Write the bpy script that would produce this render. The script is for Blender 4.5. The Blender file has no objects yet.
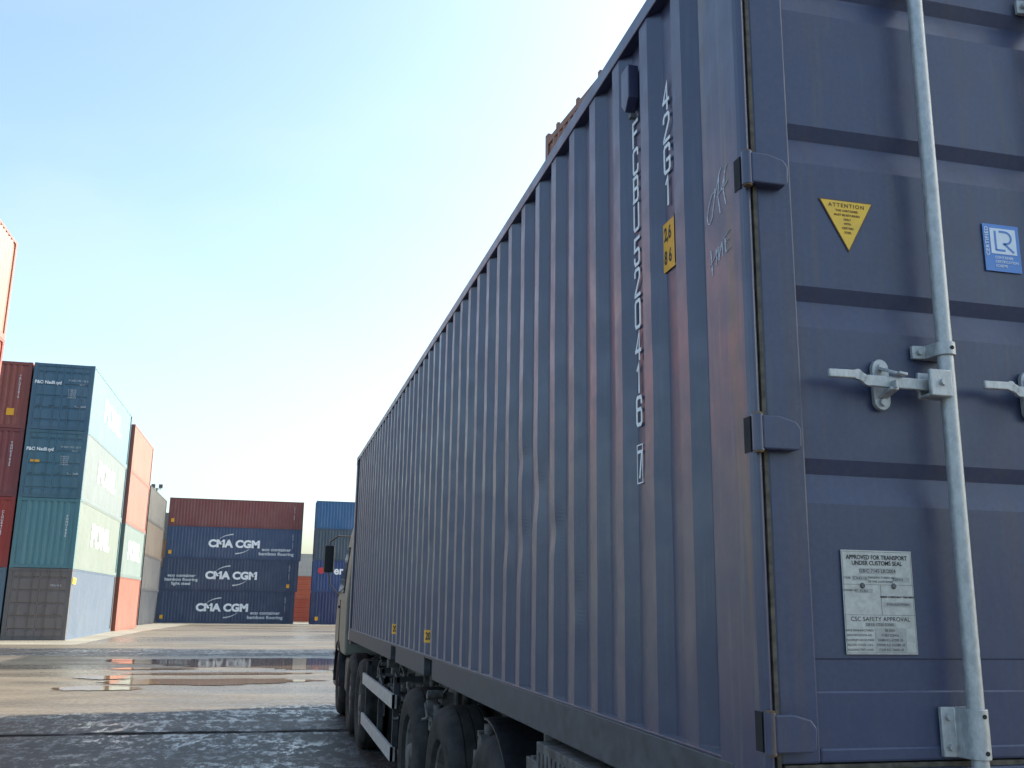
import bpy, math, random
from mathutils import Vector, Matrix, noise
random.seed(7)
C = bpy.context.scene.collection
PI = math.pi
# ------------------------------------------------------------------ camera, sky, sun, exposure
def make_camera():
    yaw, pitch, roll = 0.23782115, 0.22309827, 0.01496997
    f = Vector((math.sin(yaw)*math.cos(pitch), math.cos(yaw)*math.cos(pitch), math.sin(pitch)))
    r = Vector((math.cos(yaw), -math.sin(yaw), 0)); u = r.cross(f)
    r2 = r*math.cos(roll)+u*math.sin(roll); u2 = u*math.cos(roll)-r*math.sin(roll)
    cam = bpy.data.cameras.new('camera'); ob = bpy.data.objects.new('camera', cam); C.objects.link(ob)
    m = Matrix((r2, u2, -f)).transposed().to_4x4(); m.translation = (-1.1467, -2.1697, 1.7202)
    ob.matrix_world = m
    cam.sensor_width = 36; cam.lens = 970.6*36/1024; cam.clip_start = .05; cam.clip_end = 8000
    bpy.context.scene.camera = ob
make_camera()
SUN_AZ, SUN_EL = math.radians(75), math.radians(33)
W = bpy.data.worlds.new('World'); bpy.context.scene.world = W; W.use_nodes = True
nt = W.node_tree; bg = nt.nodes['Background']
sky = nt.nodes.new('ShaderNodeTexSky'); sky.sky_type = 'NISHITA'; sky.sun_disc = False
sky.sun_elevation = SUN_EL; sky.sun_rotation = SUN_AZ
sky.air_density = 1.0; sky.dust_density = 3.5; sky.ozone_density = 1.2; sky.altitude = 0
tint = nt.nodes.new('ShaderNodeMix'); tint.data_type = 'RGBA'; tint.blend_type = 'MULTIPLY'; tint.inputs[0].default_value = 1
tint.inputs[7].default_value = (.97, 1.04, 1.0, 1); nt.links.new(sky.outputs[0], tint.inputs[6])
tc = nt.nodes.new('ShaderNodeTexCoord'); mp = nt.nodes.new('ShaderNodeMapping'); mp.inputs['Scale'].default_value = (1, 1, 2.6)
cn_ = nt.nodes.new('ShaderNodeTexNoise'); cn_.inputs['Scale'].default_value = 1.7; cn_.inputs['Detail'].default_value = 6; cn_.inputs['Roughness'].default_value = .5; cn_.inputs['Distortion'].default_value = .6
cr_ = nt.nodes.new('ShaderNodeMapRange'); cr_.inputs[1].default_value = .42; cr_.inputs[2].default_value = .68; cr_.inputs[3].default_value = 0; cr_.inputs[4].default_value = .18; cr_.interpolation_type = 'SMOOTHSTEP'
cl = nt.nodes.new('ShaderNodeMix'); cl.data_type = 'RGBA'; cl.inputs[7].default_value = (2.75, 2.9, 3.0, 1)
nt.links.new(tc.outputs['Generated'], mp.inputs[0]); nt.links.new(mp.outputs[0], cn_.inputs['Vector']); nt.links.new(cn_.outputs['Fac'], cr_.inputs[0])
nt.links.new(cr_.outputs[0], cl.inputs[0]); nt.links.new(tint.outputs[2], cl.inputs[6]); nt.links.new(cl.outputs[2], bg.inputs[0]); bg.inputs[1].default_value = 0.15
sl = bpy.data.lights.new('sun', 'SUN'); sl.energy = 3.6; sl.angle = math.radians(.5); sl.color = (1, .95, .88)
so = bpy.data.objects.new('sun', sl); C.objects.link(so)
sd = Vector((math.sin(SUN_AZ)*math.cos(SUN_EL), math.cos(SUN_AZ)*math.cos(SUN_EL), math.sin(SUN_EL)))
so.rotation_euler = sd.to_track_quat('Z', 'Y').to_euler(); so.location = sd*60
S = bpy.context.scene
S.view_settings.view_transform = 'Standard'; S.view_settings.look = 'None'
S.view_settings.exposure = 1.35; S.view_settings.gamma = 1
S.render.resolution_x = 1024; S.render.resolution_y = 768

# ------------------------------------------------------------------ helpers
class MB:
    def __init__(s): s.v = []; s.f = []; s.smooth = []
    def add(s, vs, fs, sm=False):
        b = len(s.v); s.v += [tuple(v) for v in vs]; s.f += [tuple(b+i for i in f) for f in fs]; s.smooth += [sm]*len(fs)
    def box(s, x0, x1, y0, y1, z0, z1):
        s.add([(x0,y0,z0),(x1,y0,z0),(x1,y1,z0),(x0,y1,z0),(x0,y0,z1),(x1,y0,z1),(x1,y1,z1),(x0,y1,z1)],
              [(0,3,2,1),(4,5,6,7),(0,1,5,4),(1,2,6,5),(2,3,7,6),(3,0,4,7)])
    def bar(s, a, b, w, h=None, up=(0,0,1)):
        a = Vector(a); b = Vector(b); h = h or w; d = (b-a).normalized(); up = Vector(up)
        if abs(d.dot(up)) > .98: up = Vector((1,0,0))
        sx = d.cross(up).normalized(); sz = sx.cross(d)
        vs = [p+sx*i*w/2+sz*j*h/2 for p in (a, b) for i, j in ((-1,-1),(1,-1),(1,1),(-1,1))]
        s.add(vs, [(0,1,2,3)[::-1],(4,5,6,7),(0,1,5,4),(1,2,6,5),(2,3,7,6),(3,0,4,7)])
    def cyl(s, a, b, r, r2=None, n=16, cap=True):
        a = Vector(a); b = Vector(b); r2 = r if r2 is None else r2; d = (b-a).normalized()
        up = Vector((0,0,1)) if abs(d.z) < .9 else Vector((1,0,0))
        sx = d.cross(up).normalized(); sy = sx.cross(d)
        vs = []
        for p, q in ((a, r), (b, r2)):
            for i in range(n):
                t = 2*PI*i/n; vs.append(p+(sx*math.cos(t)+sy*math.sin(t))*q)
        s.add(vs, [(i, (i+1)%n, n+(i+1)%n, n+i) for i in range(n)], True)
        if cap:
            s.add(vs[:n], [tuple(range(n))[::-1]]); s.add(vs[n:], [tuple(range(n))])
    def tube(s, pts, r, n=8):
        for a, b in zip(pts[:-1], pts[1:]): s.cyl(a, b, r, n=n)
    def prism(s, poly, axis, a, b):
        """poly of 2D points extruded along axis ('x': (y,z), 'y': (x,z), 'z': (x,y))"""
        def P(p, t):
            return {'x': (t, p[0], p[1]), 'y': (p[0], t, p[1]), 'z': (p[0], p[1], t)}[axis]
        n = len(poly); vs = [P(p, a) for p in poly]+[P(p, b) for p in poly]
        s.add(vs, [tuple(range(n))[::-1], tuple(range(n, 2*n))]+[(i, (i+1)%n, n+(i+1)%n, n+i) for i in range(n)])
    def lathe(s, prof, c, n=48, sm=True, axis='x'):
        """prof: (x offset, radius); spun about the X axis through c"""
        c = Vector(c); vs = []
        for (x, r) in prof:
            for i in range(n):
                t = 2*PI*i/n; vs.append(c+Vector((x, r*math.cos(t), r*math.sin(t))))
        fs = []
        for k in range(len(prof)-1):
            for i in range(n): fs.append((k*n+i, k*n+(i+1)%n, (k+1)*n+(i+1)%n, (k+1)*n+i))
        s.add(vs, fs, sm)
    def build(s, name, mat, parent=None, bevel=0, seg=2, fix=True):
        me = bpy.data.meshes.new(name); me.from_pydata(s.v, [], s.f); me.update()
        me.polygons.foreach_set('use_smooth', s.smooth)
        if fix:
            import bmesh
            bm = bmesh.new(); bm.from_mesh(me); bmesh.ops.recalc_face_normals(bm, faces=bm.faces); bm.to_mesh(me); bm.free()
        if any(s.smooth): me.set_sharp_from_angle(angle=math.radians(38))
        me.materials.append(mat)
        o = bpy.data.objects.new(name, me); C.objects.link(o)
        if parent: o.parent = parent
        if bevel:
            m = o.modifiers.new('bevel', 'BEVEL'); m.width = bevel; m.segments = seg; m.limit_method = 'ANGLE'; m.angle_limit = math.radians(40)
        return o
def thing(name, label, cat, loc=(0,0,0), rotz=0, group=None):
    o = bpy.data.objects.new(name, None); C.objects.link(o); o.empty_display_size = .3
    o.location = loc; o.rotation_euler = (0,0,rotz); o['label'] = label; o['category'] = cat
    if group: o['group'] = group
    return o
def struct(o, label=None):
    o['kind'] = 'structure'
    if label: o['label'] = label
    return o

# ------------------------------------------------------------------ materials
class N:
    def __init__(s, name):
        s.m = bpy.data.materials.new(name); s.m.use_nodes = True; s.t = s.m.node_tree; s.b = s.t.nodes['Principled BSDF']
    def node(s, k, **kw):
        n = s.t.nodes.new(k)
        for a, b in kw.items(): setattr(n, a, b)
        return n
    def link(s, a, b): s.t.links.new(a, b)
    def coord(s, scale=(1,1,1), world=False, off=(0,0,0)):
        if world: c = s.node('ShaderNodeNewGeometry').outputs['Position']
        else: c = s.node('ShaderNodeTexCoord').outputs['Object']
        mp = s.node('ShaderNodeMapping'); mp.inputs['Scale'].default_value = scale; mp.inputs['Location'].default_value = off
        s.link(c, mp.inputs[0]); return mp.outputs[0]
    def noise(s, co, scale, detail=4, rough=.55, dist=0):
        n = s.node('ShaderNodeTexNoise'); n.inputs['Scale'].default_value = scale; n.inputs['Detail'].default_value = detail
        n.inputs['Roughness'].default_value = rough; n.inputs['Distortion'].default_value = dist
        s.link(co, n.inputs['Vector']); return n.outputs['Fac']
    def ramp(s, f, a, b, lo=0., hi=1.):
        n = s.node('ShaderNodeMapRange'); n.inputs[1].default_value = a; n.inputs[2].default_value = b
        n.inputs[3].default_value = lo; n.inputs[4].default_value = hi; n.interpolation_type = 'SMOOTHSTEP'
        s.link(f, n.inputs[0]); return n.outputs[0]
    def mix(s, f, a, b):
        n = s.node('ShaderNodeMix', data_type='RGBA')
        for sock, v in ((n.inputs[0], f), (n.inputs[6], a), (n.inputs[7], b)):
            if isinstance(v, (tuple, list)): sock.default_value = (*v[:3], 1)
            elif isinstance(v, (float, int)): sock.default_value = v
            else: s.link(v, sock)
        return n.outputs[2]
    def math(s, op, a, b=0):
        n = s.node('ShaderNodeMath', operation=op)
        for i, v in enumerate((a, b)):
            if isinstance(v, (float, int)): n.inputs[i].default_value = v
            else: s.link(v, n.inputs[i])
        return n.outputs[0]
    def bump(s, h, strength=.3, dist=.01):
        n = s.node('ShaderNodeBump'); n.inputs['Strength'].default_value = strength; n.inputs['Distance'].default_value = dist
        s.link(h, n.inputs['Height']); s.link(n.outputs[0], s.b.inputs['Normal'])
    def set(s, col=None, rough=None, metal=None, spec=None):
        for k, v in (('Base Color', col), ('Roughness', rough), ('Metallic', metal), ('Specular IOR Level', spec)):
            if v is None: continue
            if isinstance(v, (tuple, list)): s.b.inputs[k].default_value = (*v[:3], 1)
            elif isinstance(v, (float, int)): s.b.inputs[k].default_value = v
            else: s.link(v, s.b.inputs[k])
        return s.m
_pc = {}
def paint(col, rough=.45, fade=.25, rust=.25, name='paint'):
    """weathered container paint: chalky fading, vertical runs of dirt, small rust spots"""
    k = (col, rough, fade, rust)
    if k in _pc: return _pc[k]
    n = N(name)
    big = n.noise(n.coord((1,1,.6)), .9, 4)
    runs = n.noise(n.coord((7,7,.5)), 1.6, 5, .6)
    fine = n.noise(n.coord((1,1,1)), 22, 4, .65)
    light = tuple(min(1, c*.8+.10) for c in col); dark = tuple(c*.62+.004 for c in col)
    c1 = n.mix(n.ramp(big, .35, .75, 0, fade), col, light)
    c2 = n.mix(n.ramp(runs, .48, .75, 0, .55), c1, dark)
    spots = n.math('MULTIPLY', n.ramp(fine, .66, .74), n.ramp(runs, .45, .65))
    c3 = n.mix(n.math('MULTIPLY', spots, rust), c2, (.11,.045,.02))
    r = n.ramp(fine, .3, .7, rough-.07, rough+.1)
    n.bump(n.noise(n.coord(), 3.5, 3), .12, .02)
    _pc[k] = n.set(c3, r, spec=.5); return n.m
def plain(name, col, rough=.5, metal=0., var=.15, sc=12, spec=.5):
    n = N(name); f = n.noise(n.coord(), sc, 4)
    return n.set(n.mix(n.ramp(f, .3, .7), tuple(c*(1-var) for c in col), tuple(min(1, c*(1+var)) for c in col)),
                 n.ramp(f, .3, .7, rough-.05, rough+.08), metal, spec)
M = {}
NAVY = (.033,.037,.100)
def hero_paint(name, side, streak=0.):
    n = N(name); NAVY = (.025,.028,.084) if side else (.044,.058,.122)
    co = n.coord()
    big = n.noise(co, .8, 5); fine = n.noise(co, 60, 5, .7); mid = n.noise(co, 6, 4, .6)
    runs = n.noise(n.coord((1,1,.06)), 38, 4, .6); drip = n.noise(n.coord((1,1,.035)), 16, 3, .5)
    c = n.mix(n.ramp(big, .3, .7, 0, .55), NAVY, (.055,.064,.105))
    c = n.mix(n.ramp(mid, .5, .8, 0, .35), c, (.075,.08,.105))
    c = n.mix(n.ramp(runs, .5, .72, 0, .35+streak*.5), c, (.085,.085,.10))
    c = n.mix(n.ramp(drip, .57, .68, 0, .1+streak*.55), c, (.125,.080,.045))
    c = n.mix(n.math('MULTIPLY', n.ramp(fine, .68, .74), n.ramp(mid, .45, .6, .1, .8)), c, (.09,.035,.015))
    c = n.mix(n.ramp(fine, .35, .65, 0, .22), c, (.018,.022,.05)); r = n.ramp(mid, .3, .7, .30, .44)
    h = n.math('ADD', n.math('MULTIPLY', big, 1.), n.math('MULTIPLY', mid, .12))
    n.bump(h, .25, .03)
    n.b.inputs['Sheen Weight'].default_value = .10 if side else .05; n.b.inputs['Sheen Roughness'].default_value = .45
    return n.set(c, r, spec=.85 if side else .5)
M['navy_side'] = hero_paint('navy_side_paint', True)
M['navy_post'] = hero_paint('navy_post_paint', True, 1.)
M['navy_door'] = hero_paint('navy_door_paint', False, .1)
M['rust'] = plain('rusty_seam', (.085,.072,.052), .75, 0, .5, 30)
M['rustpin'] = plain('rusty_pin', (.16,.10,.05), .7, 0, .4, 40)
def galv():
    n = N('galvanised_steel'); f = n.noise(n.coord((1,1,.5)), 60, 4, .7); g = n.noise(n.coord(), 9, 3)
    c = n.mix(n.ramp(f, .3, .7), (.36,.37,.37), (.52,.53,.525)); c = n.mix(n.ramp(g, .6, .8, 0, .4), c, (.30,.27,.24))
    n.bump(f, .15, .003)
    return n.set(c, n.ramp(f, .3, .7, .42, .6), .45)
M['galv'] = galv()
M['rail'] = plain('grimy_rail_paint', (.060,.062,.070), .6, 0, .35, 14)
M['white'] = plain('white_lettering', (.86,.87,.87), .5, 0, .06, 30)
M['offwhite'] = plain('faded_white_lettering', (.60,.62,.64), .55, 0, .1, 30)
M['chalk'] = plain('chalk_marking', (.62,.64,.68), .8, 0, .25, 60)
M['yellow'] = plain('yellow_sticker', (.85,.52,.05), .5, 0, .06, 30)
M['amber'] = plain('amber_sticker', (.80,.38,.015), .5, 0, .08, 30)
M['black'] = plain('black_print', (.02,.02,.02), .6, 0, .1, 30)
M['brownprint'] = plain('brown_print', (.16,.07,.02), .6, 0, .1, 30)
M['plate'] = plain('dull_metal_plate', (.46,.46,.43), .45, .25, .12, 60)
M['platefield'] = plain('stamped_plate_field', (.36,.36,.34), .5, .25, .1, 80)
M['blue_sticker'] = plain('blue_sticker', (.10,.25,.60), .45, 0, .06, 30)
M['sticker_white'] = plain('sticker_white', (.72,.78,.85), .45, 0, .04, 30)
M['dark'] = plain('hole_shade', (.012,.012,.014), .8, 0, .2, 20)  # near black that paints the shade inside pockets, holes and recesses
M['chassis'] = plain('chassis_paint', (.030,.031,.035), .6, 0, .5, 9)
M['grime'] = plain('grimy_cast_metal', (.095,.088,.082), .7, 0, .5, 18)
M['alu'] = plain('dull_aluminium_guard', (.42,.41,.40), .5, .3, .2, 12)
M['boxgrey'] = plain('grey_box_paint', (.11,.11,.11), .6, 0, .15, 14)
M['cab'] = plain('cream_cab_paint', (.155,.15,.12), .45, 0, .15, 5)
M['plastic'] = plain('black_plastic', (.015,.015,.017), .45, 0, .2, 30)
M['red_lamp'] = plain('red_lamp_lens', (.5,.02,.015), .2, 0, .05, 30)
M['amber_lamp'] = plain('amber_lamp_lens', (.7,.25,.02), .2, 0, .05, 30)
def rubber():
    n = N('dusty_tyre_rubber'); f = n.noise(n.coord(), 7, 5, .6)
    return n.set(n.mix(n.ramp(f, .3, .75), (.022,.021,.021), (.050,.046,.042)), .85, spec=.25)
M['rubber'] = rubber()
M['rim'] = plain('dusty_steel_rim', (.12,.11,.10), .65, .2, .4, 14)
def glassm():
    n = N('dark_cab_glass'); return n.set((.02,.025,.03), .08, spec=.6)
M['glass'] = glassm()

# ------------------------------------------------------------------ lettering
def text_geo(body, size, bold=0., sx=1., align='CENTER', spacing=1., line=1.):
    cu = bpy.data.curves.new('lettering', 'FONT'); cu.body = body; cu.size = size; cu.offset = bold; cu.fill_mode = 'FRONT'
    cu.align_x = align; cu.align_y = 'CENTER'; cu.space_character = spacing; cu.space_line = line; cu.resolution_u = 4
    ob = bpy.data.objects.new('lettering_tmp', cu); me = bpy.data.meshes.new_from_object(ob)
    bpy.data.objects.remove(ob); bpy.data.curves.remove(cu)
    for v in me.vertices: v.co.x *= sx
    return me
def place_text(name, body, size, origin, right, up, mat, parent, **kw):
    me = text_geo(body, size, **kw); r = Vector(right).normalized(); u = Vector(up).normalized(); n = r.cross(u); o = Vector(origin)
    for v in me.vertices: v.co = o+r*v.co.x+u*v.co.y+n*v.co.z
    me.name = name; me.materials.clear(); me.materials.append(mat)
    ob = bpy.data.objects.new(name, me); C.objects.link(ob); ob.parent = parent; return ob
def merge_texts(name, items, mat, parent):
    """several text pieces as one lettering mesh: items = (body,size,origin,right,up,kw)"""
    vs, fs = [], []
    for body, size, origin, right, up, kw in items:
        me = text_geo(body, size, **kw); r = Vector(right).normalized(); u = Vector(up).normalized(); n = r.cross(u); o = Vector(origin)
        b = len(vs); vs += [tuple(o+r*v.co.x+u*v.co.y+n*v.co.z) for v in me.vertices]
        fs += [tuple(b+i for i in p.vertices) for p in me.polygons]; bpy.data.meshes.remove(me)
    me = bpy.data.meshes.new(name); me.from_pydata(vs, [], fs); me.materials.append(mat)
    ob = bpy.data.objects.new(name, me); C.objects.link(ob); ob.parent = parent; return ob

# ------------------------------------------------------------------ ground
def gz(y): return 0 if y < 55 else -.0095*(min(y, 150)-55)
def ground_mat():
    n = N('wet_yard_paving')
    co = n.coord((1,1,1), True); cx = n.coord((.35,1,1), True)
    big = n.noise(cx, .16, 5, .6, .4); mid = n.noise(cx, .9, 6, .65, .3); fine = n.noise(co, 9, 6, .7); grit = n.noise(co, 55, 3, .7)
    sep = n.node('ShaderNodeSeparateXYZ'); n.link(n.node('ShaderNodeNewGeometry').outputs['Position'], sep.inputs[0])
    yy = n.math('ADD', sep.outputs[1], n.math('MULTIPLY', n.math('SUBTRACT', mid, .5), 1.6))
    yb = n.math('ADD', yy, n.math('MULTIPLY', sep.outputs[0], -.26))
    # two broad cast-shadow bands darkened into the paving colour
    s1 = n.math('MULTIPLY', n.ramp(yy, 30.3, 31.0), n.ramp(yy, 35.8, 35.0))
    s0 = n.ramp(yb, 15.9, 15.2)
    shade_band = n.math('MAXIMUM', s1, s0)
    streak = n.noise(n.coord((.9,.9,1), True), 1.9, 10, .75, .3)
    blot = n.noise(n.coord((2.6,1,1), True), 3.2, 10, .8, .2)
    dry = n.mix(n.ramp(mid, .3, .75), (.105,.086,.060), (.185,.155,.112))
    dry = n.mix(n.ramp(fine, .5, .8, 0, .5), dry, (.065,.056,.044))
    patch = n.ramp(n.math('ADD', n.math('MULTIPLY', streak, .35), n.math('MULTIPLY', blot, .65)), .485, .56)
    zone = n.ramp(n.noise(co, .45, 5, .65), .40, .58)
    patch = n.math('MULTIPLY', patch, n.math('ADD', n.math('MULTIPLY', zone, .7), .35))
    dark = n.mix(patch, (.020,.021,.023), (.16,.168,.175))  # pale patches paint the sky glint of the wet film
    col = n.mix(shade_band, dry, dark)
    damp = n.ramp(big, .46, .58)
    col = n.mix(n.math('MULTIPLY', damp, .45), col, (.075,.06,.045))
    # worn paving joints
    jy = n.math('ABSOLUTE', n.math('SUBTRACT', n.math('ADD', sep.outputs[1], n.math('MULTIPLY', fine, .25)), 12.12))
    j = n.math('MULTIPLY', n.ramp(jy, .24, .08), n.ramp(n.noise(cx, 2.2, 4), .38, .56, .25, 1.))
    col = n.mix(n.math('MULTIPLY', j, .85), col, (.012,.012,.013))
    n1 = n.math('MULTIPLY', n.math('SUBTRACT', 1., damp), .28)
    wetr = n.math('ADD', n.ramp(fine, .35, .7, .20, .42), n1)
    tr = n.ramp(patch, 0, .9, .55, .22)
    mr = n.node('ShaderNodeMix', data_type='FLOAT'); n.link(shade_band, mr.inputs[0]); n.link(wetr, mr.inputs[2]); n.link(tr, mr.inputs[3])
    h = n.math('ADD', n.math('ADD', n.math('MULTIPLY', fine, .7), n.math('MULTIPLY', patch, .12)), n.math('MULTIPLY', grit, .3))
    h = n.math('SUBTRACT', h, n.math('MULTIPLY', j, 1.2))
    n.bump(h, .38, .012)
    sp = n.node('ShaderNodeMix', data_type='FLOAT'); n.link(shade_band, sp.inputs[0]); n.link(n.ramp(fine, .35, .65, .5, .25), sp.inputs[2]); n.link(n.ramp(patch, 0, .8, .18, .65), sp.inputs[3])
    spj = n.math('MULTIPLY', sp.outputs[0], n.math('SUBTRACT', 1., n.math('MULTIPLY', j, .95)))
    return n.set(col, n.math('MAXIMUM', mr.outputs[0], n.math('MULTIPLY', j, .8)), spec=spj)
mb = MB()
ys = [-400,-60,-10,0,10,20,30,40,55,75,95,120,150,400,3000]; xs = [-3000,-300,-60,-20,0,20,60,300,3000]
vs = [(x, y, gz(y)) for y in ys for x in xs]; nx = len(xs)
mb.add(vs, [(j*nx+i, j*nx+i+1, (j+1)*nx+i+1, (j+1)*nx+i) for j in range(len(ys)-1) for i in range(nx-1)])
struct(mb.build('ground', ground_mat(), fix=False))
# pale concrete apron under the stacks
def apron_mat():
    n = N('pale_concrete'); co = n.coord((.4,1,1), True); a = n.noise(co, .5, 6, .65); b = n.noise(co, 8, 4)
    n.bump(b, .2, .01)
    return n.set(n.mix(n.ramp(a, .35, .7), (.20,.18,.14), (.30,.27,.21)), n.ramp(b, .3, .7, .5, .75))
AP = apron_mat()
def sheet(name, pts, mat, dz):
    m = MB(); m.add([(x, y, gz(y)+dz) for x, y in pts], [tuple(range(len(pts)))]); return struct(m.build(name, mat, fix=False))
sheet('concrete_apron', [(-30,36.6),(-8.0,38.2),(-7.6,55),(-30,55)], AP, .004)
sheet('concrete_apron', [(-30,55.01),(-7.6,55.01),(-7.2,84),(-30,84)], AP, .004)
sheet('concrete_apron', [(-30,84.01),(30,84.01),(30,104),(-30,104)], AP, .004)
def water_mat():
    n = N('puddle_water'); n.bump(n.noise(n.coord((1,1,1), True), 3, 2), .02, .01)
    return n.set((.19,.135,.085), .04, spec=.3)
WM = water_mat()
PH = [.004]
def puddle(cx, cy, rx, ry, seed, k=96):
    PH[0] += .0015; dz = PH[0]
    pts = []
    for i in range(k):
        t = 2*PI*i/k
        q = 1+.45*noise.noise(Vector((math.cos(t)*1.6+seed, math.sin(t)*1.6, seed*.7)))+.28*noise.noise(Vector((math.cos(t)*5+seed, math.sin(t)*5, 3)))+.12*noise.noise(Vector((math.cos(t)*16, math.sin(t)*16+seed, 3)))
        pts.append((cx+rx*q*math.cos(t), cy+ry*q*math.sin(t), gz(cy)+dz))
    m = MB(); m.add([(cx, cy, gz(cy)+dz)]+pts, [(0, 1+i, 1+(i+1)%k) for i in range(k)])
    return struct(m.build('puddle', WM, fix=False))
for a in [(-1.2,27.2,3.6,1.9,1.3),(.5,25.7,2.2,1.5,8.1),(-4.2,28.4,1.5,.5,9.2),(-2.2,22.9,2.1,.42,4.2),(-2.3,20.5,2.0,.8,2.2),(-4.2,18.9,.7,.45,6.3),(-3.9,24.6,1.0,.35,5.1),(-4.5,21.6,.6,.5,1.1)]: puddle(*a)

# ------------------------------------------------------------------ container (generic)
CW = 2.438; PITCH = .281; DEP = .036
def corr_profile(L, start, dep, pitch=PITCH):
    """(u, depth) along a wall: u from 0..L"""
    n = int((L-2*start)/pitch); s = (L-n*pitch)/2
    pts = [(start*.6, dep)]
    for i in range(n):
        u = s+i*pitch
        pts += [(u+.035, dep), (u+.103, 0), (u+.178, 0), (u+.246, dep)]
    pts.append((L-start*.6, dep)); return pts
def corr_panel(mbx, P, prof, z0, z1):
    b = [P(u, d, z0) for u, d in prof]; t = [P(u, d, z1) for u, d in prof]; n = len(prof)
    mbx.add(b+t, [(i, i+1, n+i+1, n+i) for i in range(n-1)])
def container(label, loc, rotz, H, col, L=12.192, group=None, texts=(), doorcol=None, rust=.3, fade=.3, logo=None, detail=1, name='shipping_container', extra=None, cat='shipping container', lit_sidecol=None):
    t = thing(name, label, cat, loc, rotz, group)
    w = CW/2; l = L/2; pm = paint(col, .45, fade, rust); fr = paint(tuple(c*.85 for c in col), .5, fade, rust)
    dm = paint(doorcol, .45, fade, rust) if doorcol else pm
    sp = paint(lit_sidecol, .5, fade, rust) if lit_sidecol else pm  # long sides carry their sunlit paleness in the paint colour
    for sy in (-1, 1):                                    # end frames: two posts, sill and header
        m = MB()
        for sx in (-1, 1):
            x0, x1 = sorted((sx*w, sx*(w-.16))); y0, y1 = sorted((sy*l, sy*(l-.15)))
            m.box(x0, x1, y0, y1, .119, H-.119)
        y0, y1 = sorted((sy*(l-.003), sy*(l-.09)))
        m.box(-w+.1605, w-.1605, y0, y1, 0.01, .15); m.box(-w+.1605, w-.1605, y0, y1, H-.135, H-.006)
        m.build('end_frame', fr, t)
    for sx in (-1, 1):
        x0, x1 = sorted((sx*w, sx*(w-.06)))
        for z0, z1 in ((.0, .16), (H-.07, H-.006)):
            q = MB(); q.box(x0, x1, -l+.151, l-.151, z0, z1); q.build('side_rail', sp if lit_sidecol else fr, t)
    for sx in (-1, 1):
        for sy in (-1, 1):
            for z in (0, H-.118):
                x0, x1 = sorted((sx*(w+.003), sx*(w-.162))); y0, y1 = sorted((sy*(l+.003), sy*(l-.178)))
                cs = MB(); cs.box(x0, x1, y0, y1, z, z+.118); cs.build('corner_casting', fr, t)
    for sx in (-1, 1):
        m = MB(); corr_panel(m, lambda u, d, z: (sx*(w-.004-d), -l+u, z), corr_profile(L, .25, DEP), .16, H-.07)
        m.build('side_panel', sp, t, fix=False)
    m = MB(); corr_panel(m, lambda u, d, z: (-w+u, l-.006-d, z), corr_profile(CW, .25, .045, .25), .15, H-.12); m.build('front_panel', pm, t, fix=False)
    m = MB(); m.box(-w+.06, w-.06, -l+.09, l-.09, H-.03, H-.018); m.build('roof', fr, t)
    m = MB(); m.box(-w+.06, w-.06, -l+.09, l-.09, .10, .14); m.build('floor', fr, t)
    for sx in (-1, 1):                                    # doors on the -y end
        m = MB(); x0, x1 = sorted((sx*.006, sx*(w-.165)))
        z0, z1 = .155, H-.125; prof = [(z0, 0)]
        ng = 5 if H > 2.7 else 4; st = (z1-z0)/ng
        for g in range(ng):
            zc = z0+st*(g+.5); prof += [(zc-.06, 0), (zc-.02, .03), (zc+.02, .03), (zc+.06, 0)]
        prof.append((z1, 0))
        vs = [(x, -l+.03+d, z) for z, d in prof for x in (x0, x1)]
        m.add(vs, [(2*i, 2*i+1, 2*i+3, 2*i+2) for i in range(len(prof)-1)])
        m.box(x0, x0+.05, -l+.02, -l+.06, z0, z1); m.box(x1-.05, x1, -l+.02, -l+.06, z0, z1)
        d = m.build('door', dm, t)
        for k in (.3, .78):
            m = MB(); x = sx*k; m.cyl((x, -l-.005, .06), (x, -l-.005, H-.06), .017, n=8)
            m.box(x-.17, x+.02, -l-.03, -l-.01, 1.05, 1.085)
            for z in (.35, 1.35, H-.4): m.box(x-.04, x+.04, -l-.02, -l+.02, z, z+.05)
            m.build('lock_rod', fr if not doorcol else M['galv'] if False else fr, d)
    for (side, body, u, z, size, mat, kw) in texts:       # writing; u from the left end seen from outside
        kw = dict(kw); e = .004
        if side == '+x': o, r = (w+e, -l+u, z), (0,1,0)
        elif side == '-x': o, r = (-w-e, l-u, z), (0,-1,0)
        elif side == 'door': o, r = (-w+u, -l-.004, z), (1,0,0)
        else: o, r = (w-u, l+e, z), (-1,0,0)
        place_text('lettering', body, size, o, r, (0,0,1), mat, t, **kw)
    if extra: extra(t, w, l, H)
    return t
VK = dict(line=.9, bold=.004)
def vcode(s): return '\n'.join(s)
TEAL = (.06,.135,.20); TEAL2 = (.065,.15,.20); TURQ = (.085,.21,.24); PALE = (.34,.42,.42); BROWN = (.15,.125,.118)
RED = (.24,.045,.035); ORG = (.25,.085,.06); PINK = (.36,.17,.13)
def big_logo(side, body, u, z, size=1.35):
    return (side, body, u, z, size, M['white'], dict(bold=.06, sx=1.5))
def door_marks(ty='P&O Nedlloyd'):
    return [('door', ty, .62, 2.05, .20, M['white'], dict(bold=.006, sx=.9)), ('door', 'PONU 193 820 4', 1.82, 2.18, .11, M['offwhite'], {}),
            ('door', '45G1', 2.0, 2.02, .10, M['offwhite'], {}), ('door', '30480 KG\n67200 LB\n3940 KG\n8690 LB\n26540 KG', 1.62, 1.6, .085, M['offwhite'], {}),
            ('door', '76.2 CU.M', 2.0, 1.05, .10, M['white'], {})]
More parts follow.
